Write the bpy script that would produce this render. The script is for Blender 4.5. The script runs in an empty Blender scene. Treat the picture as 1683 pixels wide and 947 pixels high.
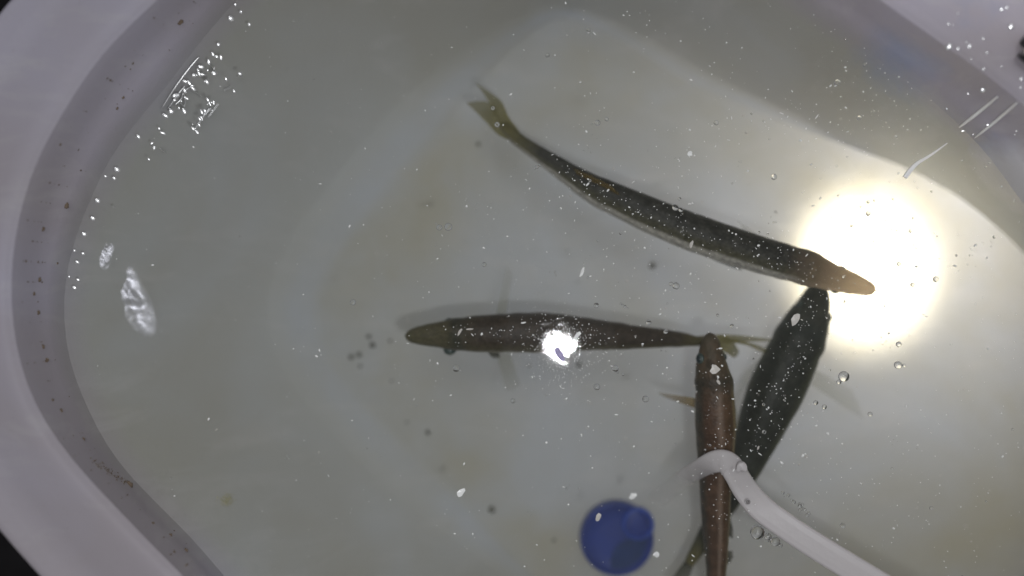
import bpy, bmesh, math, random
from mathutils import Vector, Matrix, noise

sc = bpy.context.scene
col = sc.collection
R = math.radians

# ------------------------------------------------------------------ camera
S = 0.00023                # metres per photo pixel on the water surface
H = 0.306                  # lens above the water
CX, CY = 841.5, 473.5
cam_d = bpy.data.cameras.new('camera')
cam = bpy.data.objects.new('camera', cam_d)
col.objects.link(cam)
cam.location = (0, 0, H)
cam_d.sensor_width = 36.0
cam_d.lens = 36.0 * H / (1683 * S)
cam_d.clip_start = 0.01
cam_d.clip_end = 20
cam_d.dof.use_dof = True
cam_d.dof.focus_distance = H
cam_d.dof.aperture_fstop = 2.1
sc.camera = cam

# ------------------------------------------------------------------ light
world = bpy.data.worlds.new('World')
sc.world = world
world.use_nodes = True
world.node_tree.nodes['Background'].inputs[0].default_value = (0.555, 0.56, 0.58, 1)
world.node_tree.nodes['Background'].inputs[1].default_value = 0.45

def lamp(name, kind, loc, power, color, radius=0.005, **kw):
    d = bpy.data.lights.new(name, kind)
    d.energy = power
    d.color = color
    d.shadow_soft_size = radius
    for k, v in kw.items():
        setattr(d, k, v)
    o = bpy.data.objects.new(name, d)
    o.location = loc
    col.objects.link(o)
    return o

# phone flash beside the lens
flash = lamp('flash', 'POINT', ((920 - CX) * 2 * S, -(570 - CY) * 2 * S, H + 0.004), 1.12, (0.95, 0.97, 1.0), 0.0068)
# soft room lamp added unseen, high on the far side, for bubble reflections
fill = lamp('fill_lamp', 'AREA', (-0.18, 0.60, 1.6), 5.6, (0.97, 0.985, 1.0))
fill.data.shape = 'DISK'
fill.data.size = 0.8
fill.rotation_euler = Vector((-0.18, 0.60, 1.6)).to_track_quat('Z', 'Y').to_euler()
# torch held under the translucent tub floor
TZ = -0.075
TX, TY = (1422 - CX) * S * (H - TZ) / H, -(442 - CY) * S * (H - TZ) / H
torch = lamp('torch', 'SPOT', (TX, TY, TZ - 0.036), 2.25, (1.0, 0.885, 0.64), 0.007, spot_size=R(108), spot_blend=0.8)
torch.rotation_euler = (math.pi, 0, 0)
torch.scale = (0.93, 1.06, 1)
SX, SY = (1525 - CX) * S * (H - TZ) / H, -(350 - CY) * S * (H - TZ) / H
spill = lamp('torch_spill', 'POINT', (SX, SY, TZ - 0.072), 1.05, (1.0, 0.965, 0.95), 0.012)

sc.view_settings.view_transform = 'Standard'
sc.view_settings.look = 'None'
sc.view_settings.exposure = 0
sc.view_settings.gamma = 1
sc.cycles.use_denoising = True
try:
    sc.cycles.denoiser = 'OPENIMAGEDENOISE'
    sc.cycles.denoising_input_passes = 'RGB_ALBEDO_NORMAL'
except Exception:
    pass
sc.cycles.max_bounces = 10
sc.cycles.diffuse_bounces = 4
sc.cycles.glossy_bounces = 3
sc.cycles.transmission_bounces = 6
sc.cycles.transparent_max_bounces = 12
sc.cycles.volume_bounces = 1
sc.cycles.caustics_reflective = False
sc.cycles.caustics_refractive = False
sc.cycles.sample_clamp_indirect = 4

# ------------------------------------------------------------------ helpers
def W(u, v, z=0.0):
    k = S * (H - z) / H
    return Vector(((u - CX) * k, -(v - CY) * k, z))

def px(z=0.0):
    return S * (H - z) / H

def mesh_obj(name, verts, faces, mat=None, parent=None, smooth=True, uvs=None):
    me = bpy.data.meshes.new(name)
    me.from_pydata([tuple(v) for v in verts], [], faces)
    if uvs is not None:
        lay = me.uv_layers.new(name='UVMap')
        k = 0
        for f in uvs:
            for uv in f:
                lay.data[k].uv = uv
                k += 1
    if smooth:
        me.polygons.foreach_set('use_smooth', [True] * len(me.polygons))
    if mat:
        me.materials.append(mat)
    me.update()
    o = bpy.data.objects.new(name, me)
    col.objects.link(o)
    if parent is not None:
        o.parent = parent
        o.matrix_parent_inverse = Matrix.Translation(parent.location).inverted() if parent.type == 'EMPTY' else Matrix()
    return o

def tag(o, label=None, cat=None, group=None, kind=None):
    if label: o['label'] = label
    if cat: o['category'] = cat
    if group: o['group'] = group
    if kind: o['kind'] = kind
    return o

def empty(name, loc, label, cat, group=None):
    o = bpy.data.objects.new(name, None)
    o.empty_display_size = 0.01
    o.location = loc
    col.objects.link(o)
    return tag(o, label, cat, group)

def cr(p0, p1, p2, p3, t):
    return 0.5 * ((2 * p1) + (p2 - p0) * t + (2 * p0 - 5 * p1 + 4 * p2 - p3) * t * t + (3 * p1 - p0 - 3 * p2 + p3) * t ** 3)

def spline(pts, n, closed=False):
    """resample tuples of floats"""
    m = len(pts)
    out = []
    segs = m if closed else m - 1
    for i in range(n):
        f = i / (n if closed else n - 1) * segs
        k = min(int(f), segs - 1)
        t = f - k
        g = (lambda j: pts[j % m]) if closed else (lambda j: pts[max(0, min(m - 1, j))])
        out.append(tuple(cr(a, b, c, d, t) for a, b, c, d in zip(g(k - 1), g(k), g(k + 1), g(k + 2))))
    return out

# ------------------------------------------------------------------ materials
class N:
    def __init__(self, name):
        self.m = bpy.data.materials.new(name)
        self.m.use_nodes = True
        self.t = self.m.node_tree
        self.t.nodes.clear()
        self.out = self.t.nodes.new('ShaderNodeOutputMaterial')
    def n(self, kind, **kw):
        x = self.t.nodes.new('ShaderNode' + kind)
        for k, v in kw.items():
            setattr(x, k, v)
        return x
    def l(self, a, b):
        self.t.links.new(a, b)
    def ramp(self, fac, stops):
        r = self.n('ValToRGB')
        e = r.color_ramp.elements
        while len(e) < len(stops):
            e.new(0.5)
        for k, (p, c) in enumerate(stops):
            e[k].position = p
            e[k].color = (*c, 1) if len(c) == 3 else c
        self.l(fac, r.inputs[0])
        return r.outputs[0]
    def noise(self, vec, scale, detail=4, rough=0.55, dist=0.0):
        x = self.n('TexNoise')
        x.inputs['Scale'].default_value = scale
        x.inputs['Detail'].default_value = detail
        x.inputs['Roughness'].default_value = rough
        x.inputs['Distortion'].default_value = dist
        self.l(vec, x.inputs['Vector'])
        return x.outputs['Fac']
    def mix(self, fac, a, b, mode='MIX'):
        x = self.n('MixRGB', blend_type=mode)
        for s, v in ((x.inputs[0], fac), (x.inputs[1], a), (x.inputs[2], b)):
            if hasattr(v, 'links'):
                self.l(v, s)
            elif isinstance(v, (int, float)):
                s.default_value = v
            else:
                s.default_value = (*v, 1)
        return x.outputs[0]
    def math(self, op, a, b=0.0):
        x = self.n('Math', operation=op)
        for s, v in ((x.inputs[0], a), (x.inputs[1], b)):
            if hasattr(v, 'links'):
                self.l(v, s)
            else:
                s.default_value = v
        return x.outputs[0]
    def bump(self, h, strength, dist):
        x = self.n('Bump')
        x.inputs['Strength'].default_value = strength
        x.inputs['Distance'].default_value = dist
        self.l(h, x.inputs['Height'])
        return x.outputs[0]

def mat_simple(name, color, rough=0.5, spec=0.5, var=0.15, scale=400, coat=0.0):
    m = N(name)
    geo = m.n('NewGeometry')
    f = m.noise(geo.outputs['Position'], scale)
    c = m.mix(f, tuple(x * (1 - var) for x in color), tuple(min(1, x * (1 + var)) for x in color))
    b = m.n('BsdfPrincipled')
    m.l(c, b.inputs['Base Color'])
    b.inputs['Roughness'].default_value = rough
    b.inputs['Specular IOR Level'].default_value = spec
    b.inputs['Coat Weight'].default_value = coat
    m.l(m.bump(f, 0.2, 0.0004), b.inputs['Normal'])
    m.l(b.outputs[0], m.out.inputs[0])
    return m.m

def mat_plastic(name, base, algae, trans, rough=0.35, stain=0.5, zones=None):
    """milky polypropylene: diffuse + light passing through, with algae staining. ZONES: colours of the clean plastic,
    of the stretch under water and of the floor, blended along the profile (attribute 'zone'); 'sediment' is the settled dirt"""
    m = N(name)
    geo = m.n('NewGeometry')
    P = geo.outputs['Position']
    big = m.noise(P, 11, 3, 0.5, 0.6)
    mid = m.noise(P, 38, 5, 0.6, 0.4)
    fine = m.noise(P, 420, 4, 0.6)
    s = m.ramp(m.mix(0.4, big, mid), [(0.40, (0, 0, 0)), (0.66, (1, 1, 1))])
    if zones:
        at = m.n('Attribute', attribute_name='zone')
        base = m.ramp(at.outputs['Fac'], [(0.0, zones[0]), (0.5, zones[1]), (1.0, zones[2])])
        sd = m.n('Attribute', attribute_name='sediment')
        sed = m.math('MULTIPLY', sd.outputs['Fac'], m.math('ADD', m.math('MULTIPLY', s, 0.9), 0.25))
        s = m.math('MAXIMUM', sed, m.math('MULTIPLY', s, m.math('MULTIPLY', at.outputs['Fac'], stain * .6)))
    else:
        s = m.math('MULTIPLY', s, stain)
    if zones:
        # cloudy bloom in the plastic, limescale smears, a bluish reflection painted in as soft tint, a pale patch
        hz = m.noise(P, 7.5, 3, 0.5, 1.2)
        base = m.mix(m.math('MULTIPLY', m.ramp(hz, [(0.38, (0, 0, 0)), (0.68, (1, 1, 1))]), 0.8), m.mix(1.0, base, (0.93, 0.915, 0.86), 'MULTIPLY'), m.mix(1.0, base, (1.06, 1.10, 1.16), 'MULTIPLY'))
        mp = m.n('Mapping')
        mp.inputs['Rotation'].default_value = (0, 0, 0.9)
        mp.inputs['Scale'].default_value = (1.0, 3.2, 1.0)
        m.l(P, mp.inputs[0])
        lm = m.noise(mp.outputs[0], 26, 6, 0.62, 0.8)
        base = m.mix(m.math('MULTIPLY', m.ramp(lm, [(0.52, (0, 0, 0)), (0.74, (1, 1, 1))]), 0.35), base, (0.66, 0.65, 0.64))
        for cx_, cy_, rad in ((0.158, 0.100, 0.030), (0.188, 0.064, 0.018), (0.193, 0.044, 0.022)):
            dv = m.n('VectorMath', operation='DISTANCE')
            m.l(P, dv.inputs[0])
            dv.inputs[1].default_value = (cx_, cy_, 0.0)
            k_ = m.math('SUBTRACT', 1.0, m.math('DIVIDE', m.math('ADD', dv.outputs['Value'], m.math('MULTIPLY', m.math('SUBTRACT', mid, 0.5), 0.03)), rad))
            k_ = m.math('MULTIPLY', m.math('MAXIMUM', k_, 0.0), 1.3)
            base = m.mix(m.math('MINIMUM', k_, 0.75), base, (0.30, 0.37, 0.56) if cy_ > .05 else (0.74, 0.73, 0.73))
    c = m.mix(s, base, algae)
    c = m.mix(m.math('MULTIPLY', m.ramp(fine, [(0.6, (0, 0, 0)), (0.75, (1, 1, 1))]), 0.10), c, (0.25, 0.22, 0.16))
    nrm = m.bump(m.mix(0.5, mid, fine), 0.12, 0.002)
    b = m.n('BsdfPrincipled')
    m.l(c, b.inputs['Base Color'])
    b.inputs['Roughness'].default_value = rough
    b.inputs['Specular IOR Level'].default_value = 0.2
    m.l(nrm, b.inputs['Normal'])
    t = m.n('BsdfTranslucent')
    m.l(m.mix(1.0, c, (1.0, 0.98, 0.965), 'MULTIPLY'), t.inputs[0])
    x = m.n('MixShader')
    x.inputs[0].default_value = trans
    m.l(b.outputs[0], x.inputs[1])
    m.l(t.outputs[0], x.inputs[2])
    m.l(x.outputs[0], m.out.inputs[0])
    return m.m

def mat_fish(name, back, flank, belly, head, stripe=None, noise_amt=0.5, glow=0.0):
    m = N(name)
    uv = m.n('UVMap')
    sep = m.n('SeparateXYZ')
    m.l(uv.outputs[0], sep.inputs[0])
    t, a = sep.outputs[0], sep.outputs[1]
    geo = m.n('NewGeometry')
    nz = m.noise(geo.outputs['Position'], 260, 5, 0.65)
    nb = m.noise(geo.outputs['Position'], 70, 4, 0.6)
    d = m.math('SINE', m.math('MULTIPLY', a, 2 * math.pi))          # 1 on the back, -1 on the belly
    d = m.math('ADD', d, m.math('MULTIPLY', m.math('SUBTRACT', nb, 0.5), 0.35))
    d = m.math('MULTIPLY', m.math('ADD', d, 1.0), 0.5)
    c = m.ramp(d, [(0.30, belly), (0.44, belly), (0.54, flank), (0.84, back), (1.0, back)])
    if stripe:
        # lengthwise bands round the body, seen from above
        w = m.math('ADD', a, m.math('MULTIPLY', m.math('SUBTRACT', nb, 0.5), 0.035))
        st = m.ramp(w, [(0.02, (0.034, 0.038, 0.030)), (0.11, (0.040, 0.036, 0.028)), (0.155, (0.052, 0.031, 0.021)), (0.24, (0.056, 0.032, 0.020)), (0.275, (0.17, 0.125, 0.095)),
                        (0.31, (0.062, 0.036, 0.019)), (0.375, (0.055, 0.034, 0.017)), (0.415, (0.19, 0.155, 0.075)), (0.45, (0.10, 0.085, 0.040)), (0.49, (0.045, 0.046, 0.026)), (0.56, belly)])
        c = m.mix(0.9, c, st)
    gl = m.ramp(t, [(0.135, (0, 0, 0)), (0.16, (1, 1, 1)), (0.185, (.6, .6, .6)), (0.205, (0, 0, 0))])
    hd = m.ramp(t, [(0.0, (1, 1, 1)), (0.13, (0.75, 0.75, 0.75)), (0.24, (0, 0, 0))])
    c = m.mix(hd, c, head)
    c = m.mix(m.math('MULTIPLY', gl, 0.55), c, (0.012, 0.018, 0.016))
    c = m.mix(m.math('MULTIPLY', m.ramp(nz, [(0.45, (0, 0, 0)), (0.7, (1, 1, 1))]), noise_amt), c, tuple(x * 2.6 + 0.022 for x in back))
    c = m.mix(m.math('MULTIPLY', m.ramp(t, [(0.88, (0, 0, 0)), (0.97, (1, 1, 1))]), 0.8), c, (0.12, 0.105, 0.035))
    # scale relief
    mp = m.n('Mapping')
    mp.inputs['Scale'].default_value = (110, 46, 1)
    m.l(uv.outputs[0], mp.inputs[0])
    vo = m.n('TexVoronoi')
    vo.inputs['Scale'].default_value = 1.0
    m.l(mp.outputs[0], vo.inputs['Vector'])
    b = m.n('BsdfPrincipled')
    c = m.mix(0.12 if stripe else 0.4, c, m.mix(1.0, c, m.ramp(vo.outputs['Distance'], [(0.0, (1.9, 1.9, 1.8)), (0.7, (0.35, 0.35, 0.35))]), 'MULTIPLY'))
    m.l(c, b.inputs['Base Color'])
    b.inputs['Roughness'].default_value = 0.42
    b.inputs['Specular IOR Level'].default_value = 0.16
    m.l(m.bump(m.mix(0.5, vo.outputs['Distance'], nz), 0.5, 0.0006), b.inputs['Normal'])
    if glow:
        tl = m.n('BsdfTranslucent')
        tl.inputs[0].default_value = (0.95, 0.83, 0.68, 1)
        x = m.n('MixShader')
        m.l(m.math('MULTIPLY', m.ramp(t, [(0.0, (1, 1, 1)), (0.07, (.85, .85, .85)), (0.13, (.5, .5, .5)), (0.24, (0, 0, 0))]), glow), x.inputs[0])
        m.l(b.outputs[0], x.inputs[1])
        m.l(tl.outputs[0], x.inputs[2])
        m.l(x.outputs[0], m.out.inputs[0])
        return m.m
    m.l(b.outputs[0], m.out.inputs[0])
    return m.m

def mat_fin(name, color, opacity):
    m = N(name)
    uv = m.n('UVMap')
    mp = m.n('Mapping')
    mp.inputs['Scale'].default_value = (1.2, 26, 1)
    m.l(uv.outputs[0], mp.inputs[0])
    f = m.noise(mp.outputs[0], 1.0, 3)
    sep = m.n('SeparateXYZ')
    m.l(uv.outputs[0], sep.inputs[0])
    b = m.n('BsdfPrincipled')
    m.l(m.mix(f, tuple(x * 0.7 for x in color), tuple(x * 1.25 for x in color)), b.inputs['Base Color'])
    b.inputs['Roughness'].default_value = 0.45
    tl = m.n('BsdfTranslucent')
    tl.inputs[0].default_value = (*color, 1)
    x = m.n('MixShader')
    x.inputs[0].default_value = 0.5
    m.l(b.outputs[0], x.inputs[1])
    m.l(tl.outputs[0], x.inputs[2])
    tr = m.n('BsdfTransparent')
    y = m.n('MixShader')
    op = m.math('MULTIPLY', m.math('ADD', m.math('MULTIPLY', f, 0.8), 0.6), opacity)
    op = m.math('MULTIPLY', op, m.math('SUBTRACT', 1.0, m.math('MULTIPLY', sep.outputs[0], 0.55)))
    m.l(op, y.inputs[0])
    m.l(tr.outputs[0], y.inputs[1])
    m.l(x.outputs[0], y.inputs[2])
    m.l(y.outputs[0], m.out.inputs[0])
    return m.m

def mat_bubble():
    m = N('air_bubble')
    g = m.n('BsdfGlass')
    g.inputs['Color'].default_value = (1, 1, 1, 1)
    g.inputs['Roughness'].default_value = 0.06
    g.inputs['IOR'].default_value = 1.36
    geo = m.n('NewGeometry')
    f = m.noise(geo.outputs['Position'], 900, 2)
    m.l(m.bump(f, 0.05, 0.0002), g.inputs['Normal'])
    m.l(g.outputs[0], m.out.inputs[0])
    return m.m

def mat_sheen(name, amount, rough, scale, dist, tint=(1, 1, 1), fade=False):
    """thin clear skin: mostly see-through, mirrors the flash"""
    m = N(name)
    geo = m.n('NewGeometry')
    f = m.noise(geo.outputs['Position'], scale, 3, 0.55, 0.4)
    g = m.n('BsdfGlossy')
    g.inputs['Color'].default_value = (*tint, 1)
    g.inputs['Roughness'].default_value = rough
    m.l(m.bump(f, 1.0, dist), g.inputs['Normal'])
    t = m.n('BsdfTransparent')
    x = m.n('MixShader')
    x.inputs[0].default_value = amount
    if fade:
        at = m.n('Attribute', attribute_name='fade')
        m.l(m.math('MULTIPLY', at.outputs['Fac'], amount), x.inputs[0])
    m.l(t.outputs[0], x.inputs[1])
    m.l(g.outputs[0], x.inputs[2])
    m.l(x.outputs[0], m.out.inputs[0])
    return m.m

M = {}
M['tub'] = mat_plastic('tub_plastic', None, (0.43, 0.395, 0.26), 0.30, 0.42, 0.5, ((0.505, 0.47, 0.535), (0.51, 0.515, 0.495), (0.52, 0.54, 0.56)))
M['ground'] = mat_simple('dark_ground', (0.012, 0.011, 0.012), 0.9, 0.1, 0.5, 60)
M['bubble'] = mat_bubble()
M['speck'] = mat_simple('pale_speck', (0.86, 0.86, 0.84), 0.3, 1.0, 0.05, 900, 0.6)
M['flake'] = mat_simple('pale_flake', (0.55, 0.52, 0.48), 0.4, 0.5, 0.25, 700)
M['dirt'] = mat_simple('dirt', (0.075, 0.07, 0.055), 0.8, 0.2, 0.4, 900)
M['faint'] = mat_simple('grey_dirt', (0.13, 0.125, 0.10), 0.8, 0.2, 0.3, 700)
M['rust'] = mat_simple('brown_dirt', (0.17, 0.13, 0.095), 0.8, 0.2, 0.5, 700)
M['droplet'] = mat_sheen('water_drop', 0.5, 0.26, 500, 0.0001)
M['film'] = mat_sheen('water_skin', 0.025, 0.035, 55, 0.00016)
M['flash_glint'] = mat_sheen('glint_film', 0.50, 0.36, 90, 0.0005, (0.92, 0.92, 1.0), True)

# ------------------------------------------------------------------ ground + water
g = mesh_obj('ground', [(-3, -3, -0.16), (3, -3, -0.16), (3, 3, -0.16), (-3, 3, -0.16)], [(0, 1, 2, 3)], M['ground'])
tag(g, kind='structure')

# ------------------------------------------------------------------ tub
NR = 160
CU, CV = 900.0, 480.0
def ring(pts, z, k=1.0):
    """closed outline through picture points, laid out at height z"""
    pol = sorted((math.atan2(v - CV, u - CU), math.hypot(u - CU, v - CV)) for u, v in pts)
    m = len(pol)
    out = []
    for i in range(NR):
        a = -math.pi + 2 * math.pi * (i + 0.5) / NR
        j = 0
        while j < m and pol[j][0] <= a:
            j += 1
        def g(q):
            w, r = divmod(q, m)
            return pol[r][0] + 2 * math.pi * w, pol[r][1]
        (a0, r0), (a1, r1), (a2, r2), (a3, r3) = g(j - 2), g(j - 1), g(j), g(j + 1)
        t = (a - a1) / max(1e-6, a2 - a1)
        m1 = (r2 - r0) / max(1e-6, a2 - a0) * (a2 - a1)
        m2 = (r3 - r1) / max(1e-6, a3 - a1) * (a2 - a1)
        r = (2 * t ** 3 - 3 * t * t + 1) * r1 + (t ** 3 - 2 * t * t + t) * m1 + (-2 * t ** 3 + 3 * t * t) * r2 + (t ** 3 - t * t) * m2
        out.append((CU + r * k * math.cos(a), CV + r * k * math.sin(a), z))
    # smooth a little
    for _ in range(3):
        out = [tuple((out[i - 1][c] + 2 * out[i][c] + out[(i + 1) % NR][c]) / 4 for c in range(3)) for i in range(NR)]
    return [W(*p) for p in out]

WATERLINE = [(470, -80), (380, 10), (333, 63), (269, 149), (206, 222), (171, 276), (150, 325), (120, 400), (105, 470), (104, 520), (112, 590), (145, 674),
             (185, 749), (250, 820), (320, 889), (365, 944), (480, 1050), (620, 1120), (900, 1160), (1250, 1140), (1560, 1130), (1790, 1010), (1850, 820), (1850, 620), (1790, 460),
             (1690, 350), (1630, 260), (1560, 190), (1470, 115), (1350, 30), (1200, -70), (980, -150), (720, -160)]
RIDGE = [(300, -50), (228, 16), (158, 85), (105, 165), (54, 253), (20, 358), (7, 480), (18, 580), (48, 670), (103, 751), (185, 840), (239, 898), (290, 947),
         (420, 1070), (600, 1190), (900, 1250), (1280, 1230), (1640, 1220), (1910, 1080), (1960, 840), (1950, 610), (1890, 420), (1800, 280), (1690, 165), (1560, 70), (1420, -30), (1250, -150), (980, -240), (680, -240), (450, -160)]
EDGE = [(120, -90), (22, 0), (-8, 32), (-80, 170), (-125, 330), (-135, 490), (-110, 650), (-60, 780), (0, 868), (72, 947), (200, 1080), (420, 1230),
        (900, 1380), (1350, 1350), (1840, 1340), (2080, 1130), (2110, 840), (2110, 600), (2040, 370), (1910, 190), (1760, 20), (1560, -120), (1300, -270), (980, -370), (640, -370), (330, -240)]
FLOOR_EDGE = [(920, 20), (840, 62), (760, 130), (680, 215), (600, 310), (535, 400), (495, 480), (500, 560), (545, 640), (620, 725), (740, 835), (860, 945), (980, 1030), (1160, 1070),
              (1400, 1060), (1620, 1010), (1750, 900), (1800, 740), (1790, 600), (1740, 450), (1610, 335), (1450, 262), (1310, 205), (1150, 135), (1020, 60)]

def lerp_ring(a, b, t, z=None):
    out = [p.lerp(q, t) for p, q in zip(a, b)]
    if z is not None:
        for p in out:
            p.z = z
    return out

def loft(name, rings, mat, parent, close_last=False, zone=None, sed=None):
    verts = [p for r in rings for p in r]
    faces = []
    for k in range(len(rings) - 1):
        for i in range(NR):
            j = (i + 1) % NR
            faces.append((k * NR + i, k * NR + j, (k + 1) * NR + j, (k + 1) * NR + i))
    if close_last:
        c = sum(rings[-1], Vector()) / NR
        verts.append(c)
        k = len(rings) - 1
        for i in range(NR):
            faces.append((k * NR + i, k * NR + (i + 1) % NR, len(verts) - 1))
    o = mesh_obj(name, verts, faces, mat, parent)
    for nm, val in (('zone', zone), ('sediment', sed)):
        at = o.data.attributes.new(nm, 'FLOAT', 'POINT')
        val = val or [0.0] * len(rings)
        data = [v for v in val for _ in range(NR)] + ([val[-1]] if close_last else [])
        at.data.foreach_set('value', data)
    return o

ZF = -0.075
tub = empty('plastic_tub', (0, 0, -0.16), 'milky white oval plastic tub with a wide rim, holding cloudy water and fish', 'tub')
wl = ring(WATERLINE, 0.0)
rg = ring(RIDGE, 0.030)
ed = ring(EDGE, 0.026)
fe = ring(FLOOR_EDGE, ZF)
def wall_z(t):
    return ZF * 0.985 * (1 - (1 - min(1, t)) ** 1.9)
def profile(keys, n):
    """smooth (t, z, zone, sediment) profile"""
    return spline(keys, n)
# basin wall: waterline down to the floor edge
pr = [(t, wall_z(t), 0.22 + .28 * min(1, t / .07), 0.0) for t in (0.0, .02, .04, .07, .12, .2, .3, .4, .5, .6, .7, .76, .80)]
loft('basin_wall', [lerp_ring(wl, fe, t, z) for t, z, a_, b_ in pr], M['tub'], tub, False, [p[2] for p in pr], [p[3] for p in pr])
# low rounded bead round the floor, then the floor itself
pr = profile([(0.80, wall_z(.80), .5, 0), (0.84, ZF * .951, .53, 0), (0.89, ZF * .963, .62, 0), (0.94, ZF * .972, .85, 0), (0.99, ZF * .980, 1.0, 0), (1.04, ZF * .987, 1.0, .05), (1.09, ZF * .992, .95, .25), (1.14, ZF * .998, .92, .42), (1.17, ZF, .92, .5)], 26)
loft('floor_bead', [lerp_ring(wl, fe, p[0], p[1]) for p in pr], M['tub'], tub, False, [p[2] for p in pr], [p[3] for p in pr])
cen = sum(fe, Vector()) / NR
base = lerp_ring(wl, fe, 1.17, ZF)
ts = (0, 0.08, 0.18, 0.3, 0.45, 0.6, 0.75, 0.9)
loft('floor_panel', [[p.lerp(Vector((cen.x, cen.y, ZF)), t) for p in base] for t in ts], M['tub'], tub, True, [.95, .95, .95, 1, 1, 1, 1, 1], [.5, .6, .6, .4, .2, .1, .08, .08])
# rim: waterline up the dry lip to the ridge, over the flange, rolled edge
pr = profile([(0.0, 0.0, .22, 0), (0.12, .0046, .12, 0), (0.28, .0082, .02, 0), (0.45, .0106, 0, 0), (0.58, .0126, 0, .08), (0.70, .0152, 0, .04), (0.80, .0190, 0, 0), (0.90, .0236, 0, 0), (1.0, .0268, 0, 0)], 40)
rr = [lerp_ring(wl, rg, p[0], p[1]) for p in pr]
pz = [p[2] for p in pr]
p2 = profile([(0.0, .0265, 0, 0), (0.07, .0285, 0, 0), (0.16, .0288, 0, 0), (0.28, .0282, 0, 0), (0.45, .0272, 0, 0), (0.62, .0262, 0, 0), (0.76, .0268, 0, 0), (0.84, .0282, 0, 0), (0.90, .0292, 0, 0), (0.95, .0292, 0, 0), (0.985, .0280, 0, 0), (1.0, .0255, 0, 0), (1.0, .018, 0, 0)], 44)[1:]
rr += [lerp_ring(rg, ed, p[0], p[1]) for p in p2]
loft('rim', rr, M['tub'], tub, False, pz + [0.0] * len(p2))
# outer wall under the rim, standing on the ground
ow = [lerp_ring(rg, ed, 1.0, 0.018), lerp_ring(rg, ed, 0.93, 0.016), lerp_ring(rg, ed, 0.80, 0.012)]
ow.append(lerp_ring(rg, ed, 0.74, -0.05))
ow.append(lerp_ring(rg, ed, 0.70, -0.16))
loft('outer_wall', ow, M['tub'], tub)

# water: a closed body of faintly cloudy water filling the basin to z = 0
wm = N('cloudy_water')
pv = wm.n('VolumePrincipled')
pv.inputs['Color'].default_value = (0.80, 0.84, 0.80, 1)
pv.inputs['Density'].default_value = 2.0
pv.inputs['Anisotropy'].default_value = 0.1
wm.l(pv.outputs[0], wm.out.inputs['Volume'])
wr = [[Vector((p.x, p.y, -0.0004)) for p in wl]]
for t in (0.25, 0.55, 0.82):
    z = ZF * (1 - (1 - t) ** 1.9) * 0.985 - 0.001
    wr.append(lerp_ring(wl, fe, t, z))
wr.append(lerp_ring(wl, fe, 0.97, ZF - 0.001))
wv = [p for r in wr for p in r]
wf = []
for k in range(len(wr) - 1):
    for i in range(NR):
        j = (i + 1) % NR
        wf.append((k * NR + i, k * NR + j, (k + 1) * NR + j, (k + 1) * NR + i))
wf.append(tuple(range(NR - 1, -1, -1)))
wf.append(tuple((len(wr) - 1) * NR + i for i in range(NR)))
water = mesh_obj('water', wv, wf, wm.m, None, False)
tag(water, kind='structure')

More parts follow.
